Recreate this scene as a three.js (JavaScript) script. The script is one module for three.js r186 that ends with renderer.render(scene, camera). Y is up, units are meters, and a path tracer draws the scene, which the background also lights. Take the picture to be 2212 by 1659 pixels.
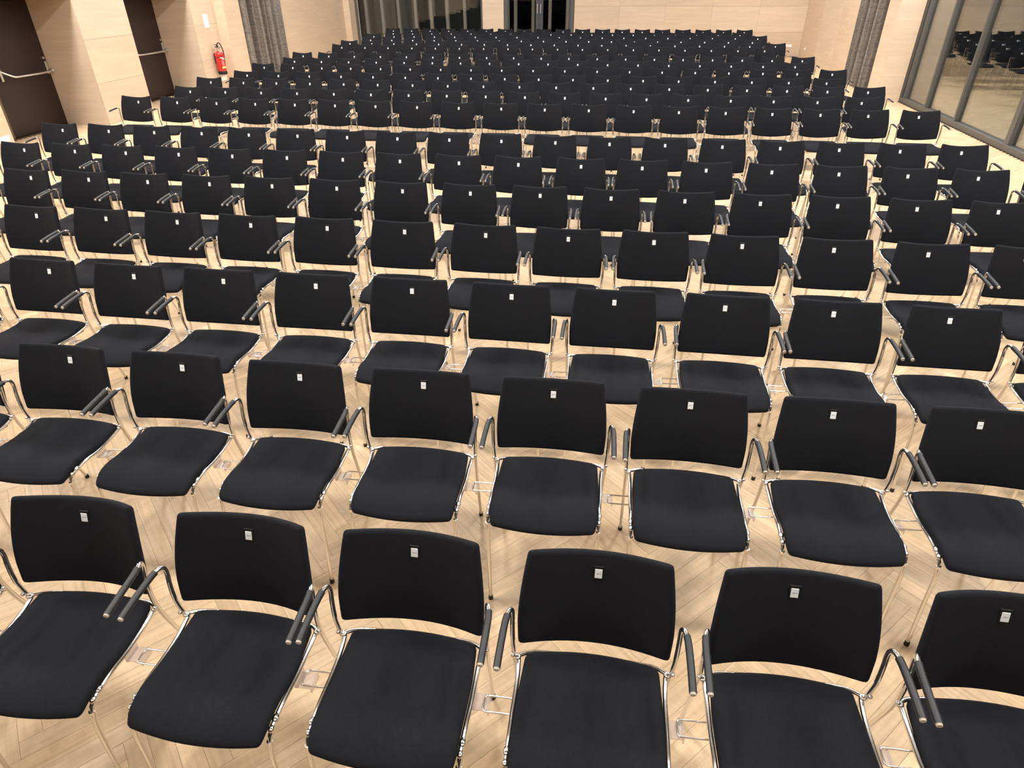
import * as THREE from 'three';
import { mergeGeometries, mergeVertices } from 'three/addons/utils/BufferGeometryUtils.js';
import { RoundedBoxGeometry } from 'three/addons/geometries/RoundedBoxGeometry.js';
import { RectAreaLightUniformsLib } from 'three/addons/lights/RectAreaLightUniformsLib.js';

// ---------------------------------------------------------------- camera, sky, light, exposure
const W = 2212, H = 1659;
const scene = new THREE.Scene();
scene.background = new THREE.Color(0x000000);                      // night outside the glass
const camera = new THREE.PerspectiveCamera(60.86, W / H, 0.05, 100);
camera.position.set(0, 2.345, 0);
camera.rotation.order = 'YXZ';
camera.rotation.set(-0.56434, 0.14282, -0.00625);
camera.updateMatrixWorld(true);
const renderer = new THREE.WebGLRenderer({ antialias: true });
renderer.toneMapping = THREE.LinearToneMapping;
renderer.toneMappingExposure = 1.07;
renderer.shadowMap.enabled = true;
RectAreaLightUniformsLib.init();
const LAMP = { y: 4.58, radiance: 106, glow: 12, size: 0.6, color: [1, 0.98, 0.955] };
const LAMP_X = [[-8.3, 1.25], [-4.9, 0.9], [-1.5, 0.9], [1.9, 0.9], [5.0, 1.2]], LAMP_Z = [[2.1, 0.36], [-2.2, 0.85], [-6, 1], [-10, 1], [-14, 1], [-18, 1], [-22, 0.42]];    // place and dimmer level of each lamp line; the lines along the side walls wash them
const CEIL = 4.6;

// ---------------------------------------------------------------- helpers
let seed = 7;
const rnd = () => { seed = (seed + 0x6d2b79f5) | 0; let t = Math.imul(seed ^ (seed >>> 15), 1 | seed); t = (t + Math.imul(t ^ (t >>> 7), 61 | t)) ^ t; return ((t ^ (t >>> 14)) >>> 0) / 4294967296; };
const used = {};
const numbered = (n) => { const k = used[n] = (used[n] ?? -1) + 1; return k ? `${n}_${String(k).padStart(3, '0')}` : n; };
const shade = (o) => { o.traverse((m) => { if (m.isMesh) { m.castShadow = true; m.receiveShadow = true; } }); return o; };
function thing(name, label, category, [x, y, z] = [0, 0, 0], group) {
  const o = new THREE.Group(); o.name = numbered(name); o.position.set(x, y, z);
  o.userData = { label, category }; if (group) o.userData.group = group;
  scene.add(o); return o;
}
function struct(name, x = 0, y = 0, z = 0) { const o = new THREE.Group(); o.name = name; o.position.set(x, y, z); o.userData = { kind: 'structure' }; scene.add(o); return o; }
function part(name, geo, mat, parent, x = 0, y = 0, z = 0) { const m = new THREE.Mesh(geo, mat); m.name = name; m.position.set(x, y, z); m.castShadow = m.receiveShadow = true; parent.add(m); return m; }
const box = (w, h, d) => new THREE.BoxGeometry(w, h, d);
const rbox = (w, h, d, r = 0.004, s = 2) => new RoundedBoxGeometry(w, h, d, s, r);
const V = (x, y, z) => new THREE.Vector3(x, y, z);
function tube(pts, r, n = 16, k = 8, closed = false) {
  return new THREE.TubeGeometry(new THREE.CatmullRomCurve3(pts.map((p) => V(...p)), closed, 'centripetal'), n, r, k, closed);
}
const merge = (list) => mergeGeometries(list.map((g) => (g.index ? g.toNonIndexed() : g)));
const ORD = ['first', 'second', 'third', 'fourth', 'fifth', 'sixth', 'seventh', 'eighth', 'ninth', 'tenth', 'eleventh', 'twelfth', 'thirteenth', 'fourteenth', 'fifteenth', 'sixteenth', 'seventeenth', 'eighteenth', 'nineteenth'];
// value noise on a lattice that wraps
function noise2(w, h, seed0) {
  let s = seed0; const r = () => { s = (Math.imul(s, 1664525) + 1013904223) | 0; return (s >>> 0) / 4294967296; };
  const g = Float32Array.from({ length: w * h }, r);
  return (u, v) => {
    u = ((u % 1) + 1) % 1 * w; v = ((v % 1) + 1) % 1 * h;
    const i = Math.floor(u), j = Math.floor(v), f = u - i, q = v - j, a = f * f * (3 - 2 * f), b = q * q * (3 - 2 * q);
    const at = (x, y) => g[(y % h) * w + (x % w)];
    return (at(i, j) * (1 - a) + at(i + 1, j) * a) * (1 - b) + (at(i, j + 1) * (1 - a) + at(i + 1, j + 1) * a) * b;
  };
}
function texture(w, h, fn, srgb = true) {
  const d = new Uint8Array(w * h * 4);
  for (let y = 0; y < h; y++) for (let x = 0; x < w; x++) { const c = fn((x + 0.5) / w, (y + 0.5) / h), o = (y * w + x) * 4; for (let k = 0; k < 3; k++) d[o + k] = Math.max(0, Math.min(255, c[k])); d[o + 3] = 255; }
  const t = new THREE.DataTexture(d, w, h); t.wrapS = t.wrapT = THREE.RepeatWrapping; t.magFilter = THREE.LinearFilter; t.minFilter = THREE.LinearMipmapLinearFilter; t.generateMipmaps = true;
  if (srgb) t.colorSpace = THREE.SRGBColorSpace; t.needsUpdate = true; return t;
}
function canvasTexture(w, h, draw) { const c = document.createElement('canvas'); c.width = w; c.height = h; draw(c.getContext('2d')); const t = new THREE.CanvasTexture(c); t.colorSpace = THREE.SRGBColorSpace; return t; }

// ---------------------------------------------------------------- materials
// oak for the parquet: 1 m x 0.5 m, grain along u; light, warm with darker streaks
const na = noise2(6, 40, 11), nb = noise2(10, 130, 12), nc = noise2(90, 16, 13), nd = noise2(3, 9, 14);
const oakMap = texture(1024, 512, (u, v) => {
  const w = 0.03 * (nd(u, v) - 0.5), a = na(u, v + w), b = nb(u, v + w * 1.5), c = nc(u, v), k = 0.90 + 0.10 * a + 0.05 * (b - 0.5) + 0.04 * (c - 0.5) - 0.08 * Math.max(0, b - 0.78) / 0.22;
  return [240 * k, 220 * k, 194 * k * (0.97 + 0.03 * a)];
});
// sliced veneer on the walls: 2 m x 1 m, grain along u
const va = noise2(4, 22, 21), vb = noise2(8, 90, 22), vc = noise2(60, 60, 23);
const veneerMap = texture(1024, 512, (u, v) => {
  const a = va(u, v), b = vb(u, v), c = vc(u, v), k = 0.95 + 0.05 * a + 0.028 * (b - 0.5) + 0.02 * (c - 0.5);
  return [236 * k, 219 * k, 200 * k];
});
const fa = noise2(64, 64, 31), fb = noise2(9, 9, 32);
const fabricMap = texture(256, 256, (u, v) => { const k = 0.86 + 0.18 * fa(u, v) + 0.06 * fb(u, v); return [255 * k * 0.98, 255 * k * 0.98, 255 * k]; });
fabricMap.repeat.set(9, 9);
const ca = noise2(40, 40, 41), cb = noise2(6, 60, 42);
const curtainMap = texture(256, 256, (u, v) => { const k = 0.8 + 0.2 * ca(u, v) + 0.1 * (cb(u, v) - 0.5); return [255 * k, 255 * k, 255 * k]; });
const M = {
  plank: new THREE.MeshPhysicalMaterial({ map: oakMap, color: new THREE.Color(0.83, 0.745, 0.65), roughness: 0.42, vertexColors: true, specularIntensity: 0.6 }),
  slab: new THREE.MeshStandardMaterial({ color: 0x5b4530, roughness: 0.9 }),
  veneer: [[0.74, 0.69, 0.63], [0.77, 0.725, 0.67], [0.70, 0.645, 0.58], [0.75, 0.685, 0.61]].map((c) => new THREE.MeshStandardMaterial({ map: veneerMap, color: new THREE.Color(...c), roughness: 0.55 })),
  core: new THREE.MeshStandardMaterial({ color: 0x6a5844, roughness: 0.9 }),
  ceiling: new THREE.MeshStandardMaterial({ color: 0xb8b0a4, roughness: 0.95 }),
  fabric: new THREE.MeshPhysicalMaterial({ map: fabricMap, color: new THREE.Color(0.0142, 0.0148, 0.0175), roughness: 0.95, specularIntensity: 0.25, sheen: 0.35, sheenRoughness: 0.5, sheenColor: new THREE.Color(0.08, 0.08, 0.09) }),
  chrome: new THREE.MeshStandardMaterial({ color: new THREE.Color(0.80, 0.79, 0.77), metalness: 1, roughness: 0.18 }),
  grip: new THREE.MeshStandardMaterial({ color: new THREE.Color(0.016, 0.017, 0.019), roughness: 0.5 }),
  holder: new THREE.MeshStandardMaterial({ color: 0x0b0b0c, roughness: 0.45 }),
  door: new THREE.MeshStandardMaterial({ color: new THREE.Color(0.015, 0.0055, 0.005), roughness: 0.45 }),
  steel: new THREE.MeshStandardMaterial({ color: new THREE.Color(0.72, 0.71, 0.69), metalness: 1, roughness: 0.36 }),
  frame: new THREE.MeshStandardMaterial({ color: new THREE.Color(0.095, 0.091, 0.084), roughness: 0.45, metalness: 0.3 }),
  glass: new THREE.MeshPhysicalMaterial({ color: new THREE.Color(0.9, 0.93, 0.93), transmission: 1, thickness: 0, roughness: 0, ior: 1.95 }),
  clearGlass: new THREE.MeshPhysicalMaterial({ color: new THREE.Color(0.9, 0.93, 0.93), transmission: 1, thickness: 0, roughness: 0, ior: 1.48 }),
  curtain: new THREE.MeshStandardMaterial({ map: curtainMap, color: new THREE.Color(0.215, 0.19, 0.165), roughness: 0.95 }),
  white: new THREE.MeshStandardMaterial({ color: 0xe9e7e0, roughness: 0.5 }),
  dark: new THREE.MeshStandardMaterial({ color: 0x0c0c0d, roughness: 0.8 }),
  red: new THREE.MeshPhysicalMaterial({ color: new THREE.Color(0.55, 0.012, 0.014), roughness: 0.25, clearcoat: 0.6, clearcoatRoughness: 0.1 }),
  clear: new THREE.MeshPhysicalMaterial({ color: new THREE.Color(0.86, 0.82, 0.80), transmission: 0.8, thickness: 0, roughness: 0.08, ior: 1.5 }),
  brass: new THREE.MeshStandardMaterial({ color: 0xb9b3a8, metalness: 1, roughness: 0.35 }),
  ground: new THREE.MeshStandardMaterial({ color: 0x17171a, roughness: 0.95 }),
  outerPlaster: new THREE.MeshStandardMaterial({ color: 0x4d4741, roughness: 0.9 }),
  outerWall: new THREE.MeshStandardMaterial({ color: 0x8a8078, roughness: 0.9 }),
};
// the seat label: white card with one blurred grey line of small marks
const tagMap = canvasTexture(66, 90, (g) => {
  g.fillStyle = '#eef4f8'; g.fillRect(0, 0, 66, 90);
  let s = 5; const r = () => { s = (Math.imul(s, 1664525) + 1013904223) | 0; return (s >>> 0) / 4294967296; };
  for (let i = 0; i < 60; i++) { g.fillStyle = `rgba(120,132,140,${0.12 + 0.22 * r()})`; g.fillRect(10 + 42 * r(), 38 + 12 * r(), 3 + 7 * r(), 2 + 3 * r()); }
});
M.tag = new THREE.MeshStandardMaterial({ map: tagMap, roughness: 0.45 });

// ---------------------------------------------------------------- floor: herringbone oak at 45 degrees
const X0 = -9.95, X1 = 5.98, Z0 = -23.95, Z1 = 3.1;
const floor = struct('floor');
part('subfloor', box(X1 - X0 + 0.6, 0.2, Z1 - Z0 + 0.6), M.slab, floor, (X0 + X1) / 2, -0.1085, (Z0 + Z1) / 2);
{
  const w = 0.075, n = 7, L = w * n, gap = 0.00006, bev = 0.00035, th = 0.008, c45 = Math.SQRT1_2;
  // one plank, its length along x, top at y = 0
  const plankGeo = (uo, vo, tone, warm) => {
    const hx = L / 2 - gap, hz = w / 2 - gap, p = [], uv = [], ix = [], N = [];
    const ring = (x, z, y) => [[-x, y, -z], [x, y, -z], [x, y, z], [-x, y, z]];
    const a = ring(hx - bev, hz - bev, 0), b = ring(hx, hz, -bev), c = ring(hx, hz, -th);
    const quad = (q, nn) => { const o = p.length / 3; q.forEach((k) => { p.push(...k); uv.push(uo + k[0], (vo + k[2]) * 2); N.push(...nn); }); ix.push(o, o + 2, o + 1, o, o + 3, o + 2); };
    quad(a, [0, 1, 0]);
    const dir = [[0, 0, -1], [1, 0, 0], [0, 0, 1], [-1, 0, 0]];
    for (let i = 0; i < 4; i++) { const j = (i + 1) % 4, d = dir[i]; quad([a[j], a[i], b[i], b[j]].reverse().map((x) => x), [d[0] * 0.7, 0.7, d[2] * 0.7]); quad([b[j], b[i], c[i], c[j]].reverse().map((x) => x), d); }
    const g = new THREE.BufferGeometry();
    g.setAttribute('position', new THREE.Float32BufferAttribute(p, 3)); g.setAttribute('normal', new THREE.Float32BufferAttribute(N, 3)); g.setAttribute('uv', new THREE.Float32BufferAttribute(uv, 2));
    g.setAttribute('color', new THREE.Float32BufferAttribute(Array.from({ length: p.length }, (_, i) => tone * [1, 1 - 0.03 * warm, 1 - 0.09 * warm][i % 3]), 3)); g.setIndex(ix); return g;
  };
  const variants = Array.from({ length: 28 }, () => plankGeo(rnd(), rnd() * 0.5, 0.82 + 0.19 * rnd(), rnd()));
  const spots = [];
  const K = 560;
  for (let m = -60; m <= 60; m++) for (let k = -K; k <= K; k++) for (const vert of [0, 1]) {
    const ox = k + m * n + (vert ? n : 0), oy = k - m * n + (vert ? 1 - n : 0);
    const a = (ox + (vert ? 0.5 : n / 2)) * w, b = (oy + (vert ? n / 2 : 0.5)) * w;
    const x = (a - b) * c45 - 1.9, z = -(a + b) * c45 - 10;
    if (x < X0 + 0.2 || x > X1 - 0.1 || z < Z0 + 0.1 || z > 1.2) continue;
    spots.push([x, z, vert ? Math.PI * 0.75 : Math.PI * 0.25]);
  }
  const view = new THREE.Matrix4().multiplyMatrices(camera.projectionMatrix, camera.matrixWorldInverse);
  const inFrame = ([x, z]) => { const q = V(x, 0, z).applyMatrix4(view); return z < -0.3 && Math.abs(q.x) < 1.1 && Math.abs(q.y) < 1.1; };
  const near = spots.filter(inFrame).sort((p, q) => Math.hypot(p[0], p[1]) - Math.hypot(q[0], q[1])).slice(0, 300), isNear = new Set(near);
  for (const [x, z, t] of near) { const m = part('plank', variants[Math.floor(rnd() * 28)], M.plank, floor, x, (rnd() - 0.5) * 0.0003, z); m.rotation.y = t + (rnd() < 0.5 ? Math.PI : 0); }
  const rest = [];
  for (const s of spots) if (!isNear.has(s)) { const g = variants[Math.floor(rnd() * 28)].clone(); g.rotateY(s[2] + (rnd() < 0.5 ? Math.PI : 0)); g.translate(s[0], (rnd() - 0.5) * 0.0003, s[1]); rest.push(g); }
  part('parquet_planks', mergeGeometries(rest), M.plank, floor).userData.kind = 'stuff';
}

// ---------------------------------------------------------------- walls
function planeUV(g, along, s = 0.5) {            // uv in metres: u along the wall (z or x) or up, v up
  const p = g.attributes.position, uv = g.attributes.uv, n = g.attributes.normal, uo = rnd(), vo = rnd();
  for (let i = 0; i < p.count; i++) {
    const h = Math.abs(n.getX(i)) > 0.5 ? p.getZ(i) : p.getX(i), y = Math.abs(n.getY(i)) > 0.5 ? p.getZ(i) : p.getY(i);
    uv.setXY(i, uo + h * s, vo + y);
  }
  return g;
}
const ROW_H = [0, 0.68, 1.37, 2.06, 2.75, 3.44, 4.13, CEIL];
// a facing of veneer panels on a wall: axis 'x' faces +-x and runs along z from a to b; axis 'z' faces +-z and runs along x
function facing(parent, axis, at, a, b, dir, cols = 1, plain = false, t = 0.018) {
  const w = (b - a) / cols;
  const rows = plain ? [0, CEIL] : ROW_H;
  for (let c = 0; c < cols; c++) for (let r = 0; r + 1 < rows.length; r++) {
    const h = rows[r + 1] - rows[r], y = (rows[r] + rows[r + 1]) / 2, m = a + (c + 0.5) * w, g = 0.003;
    const geo = planeUV(axis === 'x' ? box(t, h - g, w - (cols > 1 ? g : 0)) : box(w - (cols > 1 ? g : 0), h - g, t));
    part('panel', geo, M.veneer[Math.floor(rnd() * 4)], parent, axis === 'x' ? at + dir * t / 2 : m, y, axis === 'x' ? m : at + dir * t / 2);
  }
}
const PX = -9.018, DX = -9.85;                       // pier faces, door plane
const wallLeft = struct('wall_left');
const core = (parent, xa, xb, za, zb, y0 = 0, y1 = CEIL) => part('wall_core', box(xb - xa, y1 - y0, zb - za), M.core, parent, (xa + xb) / 2, (y0 + y1) / 2, (za + zb) / 2);
// near pier, second pier, wall behind the extinguisher, step, curtain recess, rear wall
core(wallLeft, -10.1, PX, -9.28, 3.2); facing(wallLeft, 'x', PX, -9.28, 3.2, 1, 6);
core(wallLeft, -10.1, PX, -12.77, -11.46); facing(wallLeft, 'x', PX, -12.77, -11.442, 1); facing(wallLeft, 'z', -11.46, DX, PX, 1, 1, true);
core(wallLeft, -10.1, PX, -15.84, -14.92); facing(wallLeft, 'x', PX, -15.84, -14.902, 1); facing(wallLeft, 'z', -14.92, DX, PX, 1, 1, true);
core(wallLeft, -10.1, -8.778, -16.55, -15.858); facing(wallLeft, 'x', -8.778, -16.55, -15.84, 1, 1, true); facing(wallLeft, 'z', -15.858, PX + 0.018, -8.778, 1, 1, true);
core(wallLeft, -10.1, -9.4, -18.85, -16.55); facing(wallLeft, 'x', -9.4, -18.85, -16.55, 1);
core(wallLeft, -10.1, -8.818, -23.4, -18.85); facing(wallLeft, 'x', -8.818, -23.4, -18.85, 1, 2, true);
core(wallLeft, -10.1, -8.618, -23.9, -23.4); facing(wallLeft, 'x', -8.618, -23.9, -23.382, 1, 1, true); facing(wallLeft, 'z', -23.4, -8.8, -8.618, 1, 1, true);
for (const [a, b] of [[-11.46, -9.28], [-14.92, -12.77]]) { core(wallLeft, -10.1, PX, a, b, 2.02); for (const [y0, y1] of [[2.02, 2.75], [2.75, 3.44], [3.44, 4.13], [4.13, CEIL]]) part('panel', planeUV(box(0.018, y1 - y0 - 0.003, b - a - 0.004)), M.veneer[1], wallLeft, PX + 0.009, (y0 + y1) / 2, (a + b) / 2); }   // over the doors
core(wallLeft, -10.1, DX, -10.2, -9.28, 0, 2.02); core(wallLeft, -10.1, DX, -13.5, -12.77, 0, 2.02);

const wallBack = struct('wall_back');
const BZ = -23.9;
core(wallBack, -10.1, -8.6, BZ - 0.3, BZ); core(wallBack, -4.3, -3.64, BZ - 0.3, BZ); core(wallBack, -1.36, 6.2, BZ - 0.3, BZ);
core(wallBack, -8.6, -4.3, BZ - 0.3, BZ, 3.2); core(wallBack, -3.64, -1.36, BZ - 0.3, BZ, 3.2);
facing(wallBack, 'z', BZ, -4.32, -3.63, 1, 1, true); facing(wallBack, 'z', BZ, -1.36, 5.72, 1, 5);
for (const [a, b] of [[-8.6, -4.32], [-3.63, -1.36]]) part('panel', planeUV(box(b - a, CEIL - 3.2, 0.018)), M.veneer[0], wallBack, (a + b) / 2, (CEIL + 3.2) / 2, BZ + 0.009);

const wallRight = struct('wall_right');
core(wallRight, 5.72, 6.2, -23.9, -18.35); facing(wallRight, 'x', 5.72, -23.9, -18.35, -1, 3, true);
core(wallRight, 6.0, 6.2, -18.35, -16.2);  facing(wallRight, 'x', 6.0, -18.35, -16.2, -1);
core(wallRight, 5.45, 6.2, -16.2, -15.6);  facing(wallRight, 'x', 5.45, -16.2, -15.582, -1, 1, true); facing(wallRight, 'z', -15.6, 5.45, 5.9, 1, 1, true);
core(wallRight, 5.9, 6.2, -15.6, 3.2, 3.3);                          // lintel over the glass wall

const wallFront = struct('wall_front');
core(wallFront, -10.1, 6.2, 3.2, 3.5); facing(wallFront, 'z', 3.2, -9, 5.9, -1, 8);
const ceiling = struct('ceiling');
part('ceiling_slab', box(16.4, 0.2, 27.6), M.ceiling, ceiling, -1.95, CEIL + 0.1, -10.3);
const stage = struct('stage_platform');
part('stage_top', rbox(14.4, 0.05, 3.3, 0.006), M.door, stage, -1.6, 0.675, 1.45); part('stage_front', box(14.3, 0.65, 3.2), M.dark, stage, -1.6, 0.325, 1.5);

// dark brown doors with panic bars, in the two niches of the left wall
function panicDoor(n, za, zb) {
  const d = struct(`door_${n}`), w = zb - za, zc = (za + zb) / 2;
  part('door_leaf', rbox(0.05, 1.97, w, 0.004), M.door, d, DX - 0.025, 0.99, zc);
  part('door_head', box(0.05, 0.04, w), M.frame, d, DX - 0.025, 2.0, zc);
  const bar = part('panic_bar', tube([[DX + 0.01, 1.01, zb - 0.16], [DX + 0.06, 0.97, zb - 0.2], [DX + 0.12, 0.905, zb - 0.32], [DX + 0.125, 0.9, zb - 0.4], [DX + 0.125, 0.9, za + 0.12], [DX + 0.11, 0.91, za + 0.075]], 0.017, 40, 10), M.steel, d);
  for (const z of [zb - 0.16, za + 0.06]) part('bar_bracket', rbox(0.035, 0.2, 0.045, 0.008), M.steel, bar, DX + 0.0175, 0.95, z);
  part('bar_arm', rbox(0.13, 0.05, 0.03, 0.01), M.steel, bar, DX + 0.075, 0.905, za + 0.06);
  part('lock_cylinder', new THREE.CylinderGeometry(0.022, 0.022, 0.02, 16).rotateZ(Math.PI / 2), M.steel, d, DX + 0.01, 1.1, za + 0.06);
}
panicDoor(1, -11.44, -10.2);
panicDoor(2, -14.9, -13.5);

// ---------------------------------------------------------------- glazing
// window_1: dark window left of the rear exit; door_3: glazed double door; window_2: sliding glass wall on the right
const win1 = struct('window_1');
{
  const xa = -8.6, xb = -4.32, y0 = 0, y1 = 3.2;
  part('window_frame', merge([box(0.09, y1, 0.14).translate(xa + 0.045, y1 / 2, BZ - 0.08), box(0.06, y1, 0.14).translate(xb - 0.03, y1 / 2, BZ - 0.08), box(xb - xa, 0.1, 0.14).translate((xa + xb) / 2, 0.05, BZ - 0.08), box(xb - xa, 0.1, 0.14).translate((xa + xb) / 2, y1 - 0.05, BZ - 0.08)]), M.frame, win1);
  part('frame_edge', box(0.018, y1 - 0.2, 0.03), M.steel, win1, xa + 0.105, y1 / 2, BZ - 0.02);
  const w = (xb - xa - 0.15) / 2;
  for (let i = 0; i < 2; i++) for (const dz of [0.09]) part('pane', box(w, y1 - 0.2, 0.006), M.clearGlass, win1, xa + 0.09 + w * (i + 0.5), y1 / 2, BZ - dz);
}
const door3 = struct('door_3');
{
  const xa = -3.63, xb = -1.36, y1 = 3.2;
  part('door_frame', merge([box(0.13, y1, 0.14).translate(xa + 0.065, y1 / 2, BZ - 0.08), box(0.12, y1, 0.14).translate(xb - 0.06, y1 / 2, BZ - 0.08), box(xb - xa, 0.14, 0.14).translate((xa + xb) / 2, y1 - 0.07, BZ - 0.08)]), M.frame, door3);
  const mid = -2.48, stileMat = new THREE.MeshStandardMaterial({ color: new THREE.Color(0.06, 0.066, 0.075), roughness: 0.4, metalness: 0.3 });
  for (const [s, ea, eb] of [[-1, xa + 0.13, mid], [1, mid, xb - 0.12]]) {
    const leaf = part('door_leaf', merge([box(0.115, y1 - 0.16, 0.07).translate(mid + s * 0.06, y1 / 2 - 0.07, BZ - 0.07), box(0.05, y1 - 0.16, 0.07).translate(s < 0 ? ea + 0.025 : eb - 0.025, y1 / 2 - 0.07, BZ - 0.07), box(eb - ea, 0.14, 0.07).translate((ea + eb) / 2, 0.075, BZ - 0.07)]), stileMat, door3);
    for (const dz of [0.07]) part('pane', box(eb - ea - 0.16, y1 - 0.34, 0.006), M.clearGlass, leaf, (ea + eb) / 2 - s * 0.03, y1 / 2, BZ - dz);
    part('door_handle', merge([new THREE.CylinderGeometry(0.016, 0.016, 0.26, 12).translate(0, 0, 0.04), new THREE.CylinderGeometry(0.01, 0.01, 0.05, 8).rotateX(Math.PI / 2).translate(0, 0.1, 0.015), new THREE.CylinderGeometry(0.01, 0.01, 0.05, 8).rotateX(Math.PI / 2).translate(0, -0.1, 0.015)]), M.steel, leaf, mid + s * 0.052 - 0.01, 1.30, BZ - 0.035);
  }
}
const win2 = struct('window_2');
{
  const gx = 5.9, y1 = 3.3;
  part('sill', rbox(0.14, 0.09, 18.8, 0.006), M.frame, win2, gx + 0.07, 0.045, -6.2);
  part('head_rail', box(0.14, 0.1, 18.8), M.frame, win2, gx + 0.07, y1 - 0.05, -6.2);
  const posts = [-15.56, -14.31, -13.0, -11.16, -9.4, -7.6, -5.8, -4, -2.2, -0.4, 1.4, 3.1];
  posts.forEach((z, i) => {
    const wide = [3, 6, 9].includes(i) ? 0.12 : 0.06;
    part('mullion', rbox(0.1, y1, wide, 0.005), M.frame, win2, gx + 0.06, y1 / 2, z);
    if (i === 0) part('mullion', rbox(0.12, y1, 0.05, 0.005), M.frame, win2, gx + 0.07, y1 / 2, z + 0.17);
    if (i + 1 < posts.length) for (const dx of [0.07, 0.09]) part('pane', box(0.006, y1 - 0.14, posts[i + 1] - z - 0.06), M.glass, win2, gx + dx, y1 / 2, (z + posts[i + 1]) / 2);
  });
}
// outside, seen through the dark glass
const outdoor = struct('exterior_ground');
part('paving', box(60, 0.2, 60), M.ground, outdoor, 0, -0.35, -10);
{
  [-8.37, -7.81, -7.25, -6.66, -6.14, -5.59, -5.0, -3.31, -2.73, -2.18, -1.61].forEach((x, i) => {
    const p = thing('facade_fin', `slim upright facade fin, ${ORD[i % 7]} from the left outside the ${x < -4 ? 'dark rear window' : 'glazed rear double door'}`, 'fin', [x, -0.25, BZ - 0.5], x < -4 ? 'facade fins outside the rear window' : 'facade fins outside the rear door');
    part('fin_body', rbox(0.1, 3.9, 0.16, 0.006), M.outerWall, p, 0, 1.95, 0);
  });
  const wl = thing('exterior_wall', 'grey brown wall outside the dark rear window', 'wall', [-7.1, -0.25, BZ - 1.3]);
  part('wall_body', box(4.6, 4, 0.2), M.outerPlaster, wl, 0, 2, 0);
  const st = thing('exterior_stair', 'black stepped block climbing to the right outside the rear window', 'stairs', [-5.9, -0.25, BZ - 0.95]);
  [[-6.75, 0.85], [-6.44, 0.93], [-6.12, 1.04], [-5.72, 1.14], [-5.35, 1.24], [-5.1, 1.3], [-4.9, 2.6]].forEach(([x, h], i, all) => { const x1 = all[i + 1]?.[0] ?? -4.3; part('step', box(x1 - x, h + 0.25, 0.4), M.dark, st, (x + x1) / 2 + 5.9, (h + 0.25) / 2, 0); });
}

// ---------------------------------------------------------------- curtains
function curtain(name, label, x, za, zb, side, y1) {
  const o = thing(name, label, 'curtain', [x, 0, (za + zb) / 2]);
  const len = zb - za, nz = 180, ny = 8, p = [], uv = [], ix = [];
  const wave = (s, y) => { const q = s * len, e = 1 + 0.25 * (1 - y); return e * (0.085 * Math.sin(q * 22 + 0.8 * Math.sin(q * 3.1)) + 0.025 * Math.sin(q * 33 + 1.3) + 0.03 * Math.sin(q * 6.3 + 0.4 + y * 0.8)); };
  for (const t of [0, 1]) for (let j = 0; j <= ny; j++) for (let i = 0; i <= nz; i++) {
    const s = i / nz, y = j / ny; p.push(side * wave(s, y) + (t ? -0.006 : 0.006), 0.015 + y * (y1 - 0.015), -len / 2 + s * len + 0.03 * Math.sin(s * len * 42) * (1 - 0.4 * y)); uv.push(s * len * 1.5, y * 4);
  }
  const n = (nz + 1) * (ny + 1), at = (t, i, j) => t * n + j * (nz + 1) + i;
  for (const t of [0, 1]) for (let j = 0; j < ny; j++) for (let i = 0; i < nz; i++) { const q = [at(t, i, j), at(t, i + 1, j), at(t, i + 1, j + 1), at(t, i, j + 1)]; if (t) q.reverse(); ix.push(q[0], q[2], q[1], q[0], q[3], q[2]); }
  for (let i = 0; i < nz; i++) for (const j of [0, ny]) { const q = [at(0, i, j), at(0, i + 1, j), at(1, i + 1, j), at(1, i, j)]; if (j) q.reverse(); ix.push(q[0], q[1], q[2], q[0], q[2], q[3]); }
  const g = new THREE.BufferGeometry(); g.setAttribute('position', new THREE.Float32BufferAttribute(p, 3)); g.setAttribute('uv', new THREE.Float32BufferAttribute(uv, 2)); g.setIndex(ix); g.computeVertexNormals();
  part('curtain_cloth', g, M.curtain, o);
  part('curtain_rail', box(0.05, 0.04, len), M.frame, o, 0, y1 + 0.02, 0);
}
curtain('curtain', 'gathered grey curtain on the left wall between two wood panels', -8.90, -18.83, -16.57, 1, 4.4);
curtain('curtain', 'gathered grey curtain on the right wall beside the wooden pillar', 5.62, -18.3, -16.24, -1, 4.4);

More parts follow.
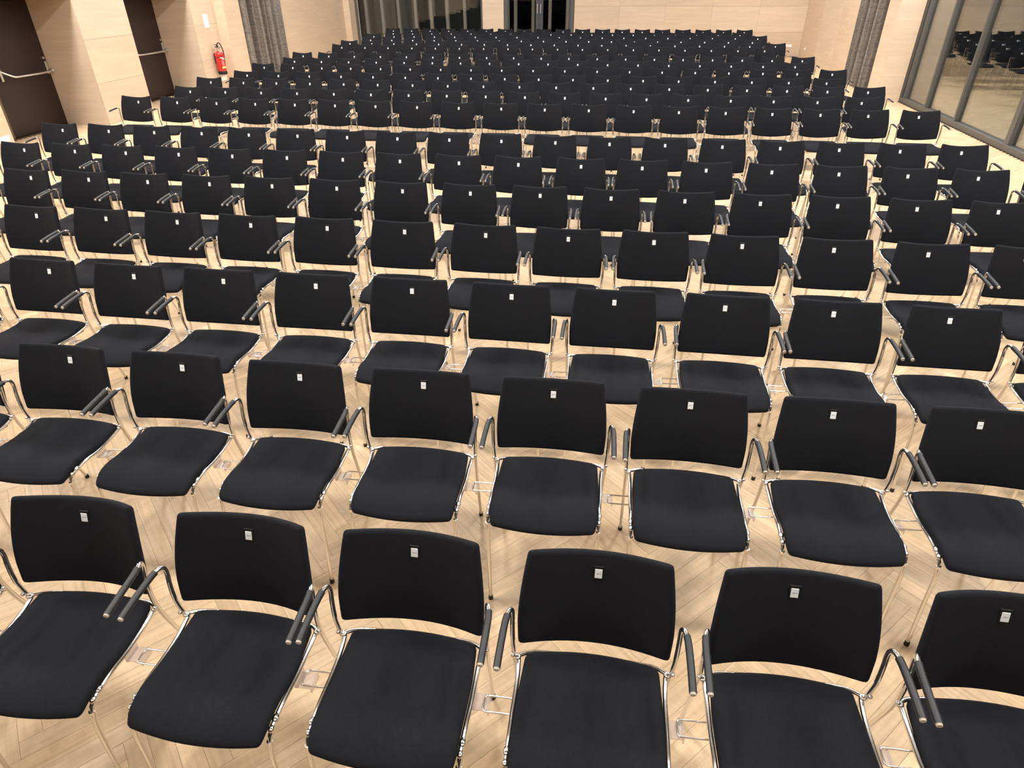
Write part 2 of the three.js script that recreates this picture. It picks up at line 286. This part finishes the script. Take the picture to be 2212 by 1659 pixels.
// ---------------------------------------------------------------- small things on the walls
{
  const WX = PX + 0.018;
  const e = thing('fire_extinguisher', 'red fire extinguisher with black base and hose hung on the left wall', 'fire extinguisher', [WX + 0.125, 0.36, -15.42]);
  const R = 0.095, prof = [[0.001, 0.07], [R, 0.07], [R, 0.40], [R * 0.93, 0.43], [R * 0.7, 0.455], [R * 0.35, 0.475], [R * 0.28, 0.485], [0.001, 0.485]].map(([a, b]) => new THREE.Vector2(a, b));
  const body = part('cylinder', new THREE.LatheGeometry(prof, 28), M.red, e);
  part('base_ring', new THREE.LatheGeometry([[0.001, 0], [R * 0.96, 0], [R * 1.03, 0.012], [R * 1.03, 0.065], [R * 0.98, 0.075], [0.001, 0.075]].map(([a, b]) => new THREE.Vector2(a, b)), 28), M.dark, e);
  const lab = canvasTexture(128, 160, (g) => {
    g.fillStyle = '#a80d12'; g.fillRect(0, 0, 128, 160); g.fillStyle = '#f3e6e2'; g.fillRect(12, 8, 60, 16); g.fillRect(44, 28, 60, 14);
    let s = 9; const r = () => { s = (Math.imul(s, 1664525) + 1013904223) | 0; return (s >>> 0) / 4294967296; };
    g.fillStyle = '#e8a7a4'; for (let i = 0; i < 26; i++) g.fillRect(24 + 6 * r(), 48 + i * 2.6, 20 + 44 * r(), 1.6);
    g.fillStyle = '#f3c77e'; g.fillRect(20, 122, 84, 26);
  });
  part('label', new THREE.CylinderGeometry(R + 0.001, R + 0.001, 0.27, 20, 1, true, 0.35, 1.9), new THREE.MeshStandardMaterial({ map: lab, roughness: 0.35, side: THREE.DoubleSide }), body, 0, 0.24, 0);
  part('valve', merge([new THREE.CylinderGeometry(0.022, 0.03, 0.06, 14).translate(0, 0.51, 0), rbox(0.09, 0.03, 0.035, 0.006).translate(0.01, 0.545, 0)]), M.brass, e);
  part('handle', merge([rbox(0.025, 0.014, 0.13, 0.004).translate(0, 0.57, 0.03), rbox(0.025, 0.012, 0.12, 0.004).rotateX(-0.25).translate(0, 0.6, 0.03)]), M.dark, e);
  part('hose', tube([[0, 0.55, 0.02], [0.01, 0.6, 0.03], [0.02, 0.635, -0.01], [0.03, 0.625, -0.06], [0.04, 0.56, -0.1], [0.05, 0.45, -0.118], [0.04, 0.3, -0.122], [0.03, 0.16, -0.115]], 0.011, 40, 8), M.dark, e);
  part('wall_bracket', merge([box(0.03, 0.2, 0.05).translate(-0.1, 0.33, 0), new THREE.TorusGeometry(R + 0.003, 0.004, 6, 24).rotateX(Math.PI / 2).translate(0, 0.36, 0)]), M.dark, e);

  const signMap = canvasTexture(96, 128, (g) => { g.fillStyle = '#f2efe8'; g.fillRect(0, 0, 96, 128); g.fillStyle = '#d9dccf'; g.fillRect(30, 34, 26, 14); g.fillStyle = '#e2d8d2'; g.fillRect(52, 56, 22, 5); g.fillRect(24, 80, 50, 3); });
  const s = thing('wall_sign', 'small white notice plate on the left wall above the fire extinguisher', 'sign', [WX + 0.004, 1.3, -15.4]);
  part('sign_plate', rbox(0.008, 0.26, 0.19, 0.003), new THREE.MeshStandardMaterial({ map: signMap, roughness: 0.5 }), s, 0, 0.13, 0);

  function socket(label, pos, w, h, alongX, n) {
    const o = thing('wall_socket', label, 'socket', pos);
    part('cover_plate', alongX ? rbox(w, h, 0.012, 0.004) : rbox(0.012, h, w, 0.004), M.white, o, 0, h / 2, 0);
    for (let i = 0; i < n; i++) { const c = new THREE.CylinderGeometry(0.02, 0.02, 0.006, 16); const q = (i + 0.5) / n * w - w / 2; part('socket_insert', alongX ? c.rotateX(Math.PI / 2) : c.rotateZ(Math.PI / 2), M.white, o, alongX ? q : (pos[0] < 0 ? 0.007 : -0.007), h / 2, alongX ? 0.007 : q); }
  }
  socket('white socket strip low on the left wall below the fire extinguisher', [WX + 0.006, 0.2, -15.58], 0.34, 0.085, false, 4);
  socket('white socket strip low on the left wall in front of the nearer brown door', [WX + 0.006, 0.19, -9.04], 0.34, 0.085, false, 4);
  socket('white socket strip low on the rear wall near the right corner', [5.1, 0.26, BZ + 0.024], 0.7, 0.08, true, 8);
  socket('small white socket low on the right wall near the rear corner', [5.72 - 0.024, 0.24, -23.2], 0.085, 0.085, false, 1);
}

// ---------------------------------------------------------------- the chairs
// padded slab: P(u, v) its middle surface, u in [-1, 1], v in [0, 1]; T thickness; hw, hl half sizes in metres
function pad(P, T, hw, len, nu, nv, roundU) {
  const r = T / 2, arc = [0, 0.12, 0.4, 1].map((k) => k * r);
  const line = (size, n) => { const half = size / 2, s = arc.map((d) => d / size); const inner = Array.from({ length: n - 1 }, (_, i) => s[3] + (1 - 2 * s[3]) * (i + 1) / n); return [...s, ...inner, ...s.map((x) => 1 - x).reverse()]; };
  const us = line(hw * 2, nu), vs = line(len, nv), prof = (t, size) => { const d = Math.min(1, Math.min(t, 1 - t) * size / r); return Math.sqrt(Math.max(0, 1 - (1 - d) ** 2)); };
  const p = [], uv = [], ix = [], A = V(0, 0, 0), B = V(0, 0, 0), C = V(0, 0, 0), n = us.length, m = vs.length;
  for (const side of [1, -1]) for (const v of vs) for (const t of us) {
    const u = t * 2 - 1, f = roundU(v);
    A.set(...P(u * f, v)); const e = 0.01;
    B.set(...P(u * f + e, v)).sub(V(...P(u * f - e, v))); C.set(...P(u * f, Math.min(1, v + e))).sub(V(...P(u * f, Math.max(0, v - e))));
    const N = C.clone().cross(B).normalize().multiplyScalar(side * r * prof(t, hw * 2) * prof(v, len));
    A.add(N); p.push(A.x, A.y, A.z); uv.push(u * hw, v * len);
  }
  for (const s of [0, 1]) for (let j = 0; j + 1 < m; j++) for (let i = 0; i + 1 < n; i++) { const o = s * n * m, a = o + j * n + i, b = a + 1, c = a + n + 1, d = a + n; if (s) ix.push(a, b, c, a, c, d); else ix.push(a, c, b, a, d, c); }
  let g = new THREE.BufferGeometry(); g.setAttribute('position', new THREE.Float32BufferAttribute(p, 3)); g.setAttribute('uv', new THREE.Float32BufferAttribute(uv, 2)); g.setIndex(ix);
  g = mergeVertices(g, 1e-5); g.computeVertexNormals(); return g;
}
const ZC = 0.24;                                       // the seat label stands 0.24 m behind the middle of the chair
const rc = (v, len, rad) => { const d = Math.min(v, 1 - v) * len; return d < rad ? 1 - rad / 0.23 * (1 - Math.sqrt(1 - (1 - d / rad) ** 2)) : 1; };
const backP = (u, v) => { const w = 0.213 + 0.024 * Math.sin(Math.min(1, v / 0.75) * Math.PI / 2) - 0.004 * Math.max(0, v - 0.75) / 0.25; return [u * w, 0.839 - 0.317 * v + 0.033 * u * u, -0.040 + 0.091 * v + 0.062 * u * u + 0.012 * Math.sin(Math.PI * v) - ZC]; };
const seatP = (u, v) => {
  const w = 0.211 + 0.009 * Math.min(1, v * 3) - 0.009 * Math.max(0, (v - 0.88) / 0.12);
  const z0 = 0.068 + 0.028 * u * u, z1 = 0.508 - 0.022 * u * u;
  const y = 0.478 - 0.016 * Math.sin(Math.min(1, v / 0.72) * Math.PI) + 0.006 * Math.sin(v * Math.PI) - 0.036 * Math.max(0, (v - 0.78) / 0.22) ** 2 + 0.004 * u * u;
  return [u * w, y, z0 + (z1 - z0) * v - ZC];
};
const RAIL = 0.2255, mir = (s, pts) => pts.map(([x, y, z]) => [s * x, y, z - ZC]);
function chairGeometry(fine) {
  const k = fine ? 9 : 5, G = {};
  G.backrest = pad(backP, 0.026, 0.235, 0.305, fine ? 13 : 7, fine ? 8 : 3, (v) => rc(v, 0.305, 0.010));
  G.seat = pad(seatP, 0.036, 0.214, 0.42, fine ? 11 : 5, fine ? 14 : 6, (v) => rc(v, 0.42, v > 0.5 ? 0.014 : 0.02));
  G.side = [-1, 1].map((s) => ({
    frontLeg: tube(mir(s, [[0.2175, 0.004, 0.482], [0.221, 0.2, 0.474], [0.2235, 0.4, 0.466], [RAIL, 0.44, 0.456], [RAIL, 0.458, 0.447], [RAIL, 0.466, 0.425]]), 0.0079, fine ? 16 : 8, k),
    rail: tube(mir(s, [[RAIL, 0.466, 0.43], [RAIL + 0.001, 0.472, 0.36], [RAIL + 0.002, 0.466, 0.26], [RAIL + 0.002, 0.471, 0.17], [RAIL + 0.006, 0.483, 0.112]]), 0.0079, fine ? 12 : 5, k),
    rearLeg: tube(mir(s, [[0.232, 0.004, -0.03], [0.236, 0.16, 0.018], [0.241, 0.33, 0.07], [0.2455, 0.47, 0.109], [0.2495, 0.57, 0.122], [0.2515, 0.65, 0.115]]), 0.0079, fine ? 16 : 7, k),
    armrest: tube(mir(s, [[0.2515, 0.645, 0.1155], [0.252, 0.688, 0.109], [0.2535, 0.706, 0.111], [0.257, 0.7165, 0.12], [0.2615, 0.7185, 0.136], [0.265, 0.7165, 0.16]]), 0.0079, fine ? 18 : 8, k),
    grip: tube(mir(s, [[0.2625, 0.718, 0.141], [0.2648, 0.7165, 0.16], [0.2668, 0.711, 0.235], [0.2672, 0.703, 0.309]]), 0.0109, fine ? 8 : 4, fine ? 12 : 6),
    gripEnd: new THREE.CylinderGeometry(0.0082, 0.0092, 0.007, 14).rotateX(Math.PI / 2 + 0.16).translate(s * 0.2672, 0.7026, 0.3112 - ZC),
    footCap: new THREE.CylinderGeometry(0.0098, 0.0108, 0.02, 12).translate(s * 0.2175, 0.01, 0.482 - ZC),
    rearCap: new THREE.CylinderGeometry(0.0098, 0.0108, 0.02, 12).translate(s * 0.232, 0.01, -0.028 - ZC),
    clamp: merge([new THREE.SphereGeometry(0.0125, 12, 8).scale(0.9, 0.9, 1.25).translate(s * (RAIL + 0.001), 0.471, 0.408 - ZC), new THREE.SphereGeometry(0.0118, 12, 8).scale(0.9, 1, 1).translate(s * RAIL, 0.463, 0.438 - ZC), new THREE.CylinderGeometry(0.0096, 0.0096, 0.016, 12).translate(s * (RAIL - 0.001), 0.43, 0.459 - ZC)]),
    joint: merge([new THREE.SphereGeometry(0.012, 12, 8).scale(1.1, 0.8, 1).translate(s * 0.236, 0.487, 0.116 - ZC), new THREE.SphereGeometry(0.008, 8, 6).translate(s * 0.249, 0.505, 0.124 - ZC)]),
  }));
  G.crossbar = tube([[-0.236, 0.486, 0.112], [-0.2, 0.478, 0.088], [-0.1, 0.468, 0.074], [0, 0.465, 0.068], [0.1, 0.468, 0.074], [0.2, 0.478, 0.088], [0.236, 0.486, 0.112]].map(([x, y, z]) => [x, y, z - ZC]), 0.0075, 16, k - 2);
  G.pan = rbox(0.40, 0.012, 0.34, 0.004).translate(0, 0.446, 0.29 - ZC);
  return G;
}
const tilt = -Math.atan2(0.091, 0.317);
const onBack = (v, out) => { const [, y, z] = backP(0, v); return [0, y - out * Math.sin(tilt), z + out * Math.cos(tilt)]; };
const holderGeo = rbox(0.034, 0.05, 0.004, 0.0019, 2), tagGeo = rbox(0.0225, 0.031, 0.0025, 0.0012, 1);
{ const p = tagGeo.attributes.position, uv = tagGeo.attributes.uv; for (let i = 0; i < p.count; i++) uv.setXY(i, p.getX(i) / 0.0225 + 0.5, p.getY(i) / 0.031 + 0.5); }
const bracketGeo = merge([rbox(0.05, 0.005, 0.056, 0.002, 1).translate(0.252, 0.442, 0.262 - ZC), rbox(0.006, 0.022, 0.056, 0.002, 1).translate(0.279, 0.434, 0.262 - ZC), rbox(0.012, 0.03, 0.056, 0.002, 1).translate(0.231, 0.452, 0.262 - ZC)]);
const wireGeo = tube([[-0.222, 0.452, 0.236], [-0.25, 0.45, 0.236], [-0.3, 0.449, 0.236], [-0.315, 0.4485, 0.2375], [-0.318, 0.4485, 0.246], [-0.318, 0.4485, 0.278], [-0.315, 0.4485, 0.2865], [-0.3, 0.449, 0.288], [-0.25, 0.45, 0.288], [-0.222, 0.452, 0.288]].map(([x, y, z]) => [x, y, z - ZC]), 0.0032, 40, 6);
const NEAR = chairGeometry(true), FAR = chairGeometry(false);
function backrest(G, o) {
  const b = part('backrest', G.backrest, M.fabric, o);
  const h = part('label_holder', holderGeo, M.holder, b, ...onBack(0.2, 0.0138)); h.rotation.x = tilt;
  const t = part('seat_label', tagGeo, M.tag, b, ...onBack(0.2, 0.0158)); t.rotation.x = tilt; t.userData.label = 'small white label card with a grey line';
}
const gripEndMat = new THREE.MeshStandardMaterial({ color: 0xb8aea2, roughness: 0.5 });
const makeNear = () => {
  const o = new THREE.Group(); part('seat', NEAR.seat, M.fabric, o); backrest(NEAR, o);
  for (const s of NEAR.side) {
    const f = part('leg', s.frontLeg, M.chrome, o); part('foot_cap', s.footCap, M.holder, f);
    const r = part('leg', s.rearLeg, M.chrome, o); part('foot_cap', s.rearCap, M.holder, r);
    const q = part('seat_rail', s.rail, M.chrome, o); part('rail_clamp', s.clamp, M.chrome, q); part('rail_joint', s.joint, M.chrome, q);
    const a = part('armrest', s.armrest, M.chrome, o); part('arm_grip', s.grip, M.grip, a); part('grip_end', s.gripEnd, gripEndMat, a);
  }
  part('crossbar', NEAR.crossbar, M.chrome, o); part('seat_pan', NEAR.pan, M.holder, o);
  part('link_bracket', bracketGeo, M.clear, o); part('link_wire', wireGeo, M.chrome, o);
  return o;
};
const farFrame = merge(FAR.side.flatMap((s) => [s.frontLeg, s.rearLeg, s.rail]).concat([FAR.crossbar]));
const makeFar = () => {
  const o = new THREE.Group(); part('seat', FAR.seat, M.fabric, o); backrest(FAR, o); part('frame', farFrame, M.chrome, o);
  for (const s of FAR.side) { const a = part('armrest', s.armrest, M.chrome, o); part('arm_grip', s.grip, M.grip, a); }
  return o;
};
// rows as [x of the first seat label, z of the labels, chairs, chairs cut off at the left]; pitch 0.58 m
const PITCH = 0.58;
const ROWS = [[-2.26, -1.418, 8], [-3.06, -2.38, 10], [-3.964, -3.36, 12], [-4.866, -4.345, 14], [-5.744, -5.33, 17], [-6.631, -6.312, 19], [-6.366, -7.286, 18],
  [-6.663, -9.212, 19], [-6.467, -10.17, 18], [-6.673, -11.144, 19], [-6.463, -12.02, 18], [-6.676, -13.111, 19], [-6.499, -14.11, 18], [-6.73, -15.099, 19],
  [-6.545, -16.953, 18], [-6.703, -17.96, 19], [-6.484, -18.949, 18], [-6.746, -20.041, 19], [-6.48, -21.016, 18], [-6.786, -22.048, 19]];
const TURN = { '0,1': 0.01, '0,2': -0.022 };
const SHIFT = { '0,1': 0.01, '0,2': 0.016, '0,6': -0.008, '1,8': -0.012, '1,7': 0, '2,8': 0.013, '4,1': 0.016, '5,11': 0.012, '7,0': -0.028, '7,1': -0.018, '7,17': -0.01 };
const rowName = (r) => (r === 0 ? 'front row' : r < 7 ? `${ORD[r]} row from the front` : r < 14 ? `${ORD[r - 7]} row behind the front aisle` : `${ORD[r - 14]} row behind the rear aisle`);
function placeName(i, n) { return i === 0 ? 'leftmost' : i === n - 1 ? 'rightmost' : i === 1 ? 'second from the left' : `${ORD[i]} from the left`; }
const nearProto = makeNear(), farProto = makeFar();
const stuffAt = [];
ROWS.forEach(([x0, z, n], r) => {
  for (let i = 0; i < n; i++) {
    const x = x0 + i * PITCH + (SHIFT[`${r},${i}`] ?? 0) + (rnd() - 0.5) * 0.004, zz = z + (r ? 0 : 0.004 * (i - 2)) + ZC + (rnd() - 0.5) * 0.012, turn = (rnd() - 0.5) * 0.022 + (TURN[`${r},${i}`] ?? 0);
    if (r >= 18) { stuffAt.push(new THREE.Matrix4().makeRotationY(turn).setPosition(x, 0, zz)); continue; }
    const o = (r < 9 ? nearProto : farProto).clone();
    o.name = numbered('conference_chair'); o.position.set(x, 0, zz); o.rotation.y = turn;
    if (r < 9 && i === n - 1) o.remove(o.children.find((c) => c.name === 'link_bracket'));
    if (r < 9 && i === 0) o.remove(o.children.find((c) => c.name === 'link_wire'));
    const full = r >= 6 || i > 0;
    o.userData = { label: `black armchair, ${full ? placeName(i, n) : 'cut by the left picture edge'}, in the ${rowName(r)}`, category: 'chair', group: `chairs in the ${rowName(r)}` };
    scene.add(o);
  }
});
{
  // the two rows along the rear wall: past the 300 that show largest
  const o = new THREE.Group(); o.name = 'rear_chairs'; o.position.set(-1.5, 0, -21.3); o.userData = { kind: 'stuff', label: 'last two rows of black padded armchairs along the rear wall', category: 'chairs' };
  scene.add(o);
  const back = new THREE.Matrix4().makeTranslation(1.5, 0, 21.3);
  const [, hy, hz] = onBack(0.2, 0.0138), [, ty, tz] = onBack(0.2, 0.0158);
  const sets = [['seats_and_backs', M.fabric, merge([FAR.seat, FAR.backrest])], ['frames', M.chrome, merge([farFrame, ...FAR.side.map((s) => s.armrest)])], ['arm_grips', M.grip, merge(FAR.side.map((s) => s.grip))],
    ['label_holders', M.holder, holderGeo.clone().rotateX(tilt).translate(0, hy, hz)], ['seat_labels', M.tag, tagGeo.clone().rotateX(tilt).translate(0, ty, tz)]];
  for (const [name, mat, geo] of sets) {
    const g = geo.index ? geo.toNonIndexed() : geo;
    const m = part(name, mergeGeometries(stuffAt.map((t) => g.clone().applyMatrix4(new THREE.Matrix4().multiplyMatrices(back, t)))), mat, o); m.userData.kind = 'stuff';
  }
}

// ---------------------------------------------------------------- ceiling luminaires: a glowing panel and an area light of its size
const lampMats = new Map(), lampMat = (d) => { if (!lampMats.has(d)) lampMats.set(d, new THREE.MeshStandardMaterial({ color: 0x111111, emissive: new THREE.Color(...LAMP.color), emissiveIntensity: LAMP.glow * d, roughness: 0.6 })); return lampMats.get(d); };
for (const [z, lz] of LAMP_Z) for (const [x, lx] of LAMP_X) {
  const level = Math.round(lz * lx * 100) / 100;
  const o = thing('ceiling_light', 'square recessed ceiling light panel above the rows of chairs', 'light', [x, LAMP.y, z], 'ceiling lights above the chairs');
  part('light_frame', merge([box(LAMP.size + 0.06, 0.03, 0.03).translate(0, 0, LAMP.size / 2 + 0.015), box(LAMP.size + 0.06, 0.03, 0.03).translate(0, 0, -LAMP.size / 2 - 0.015), box(0.03, 0.03, LAMP.size).translate(LAMP.size / 2 + 0.015, 0, 0), box(0.03, 0.03, LAMP.size).translate(-LAMP.size / 2 - 0.015, 0, 0)]), M.white, o);
  part('diffuser', box(LAMP.size, 0.012, LAMP.size), lampMat(level), o, 0, 0.006, 0);
  const l = new THREE.RectAreaLight(new THREE.Color(...LAMP.color), LAMP.radiance * level, LAMP.size, LAMP.size);
  l.position.set(0, -0.008, 0); l.rotation.x = -Math.PI / 2; o.add(l);
}
renderer.render(scene, camera);
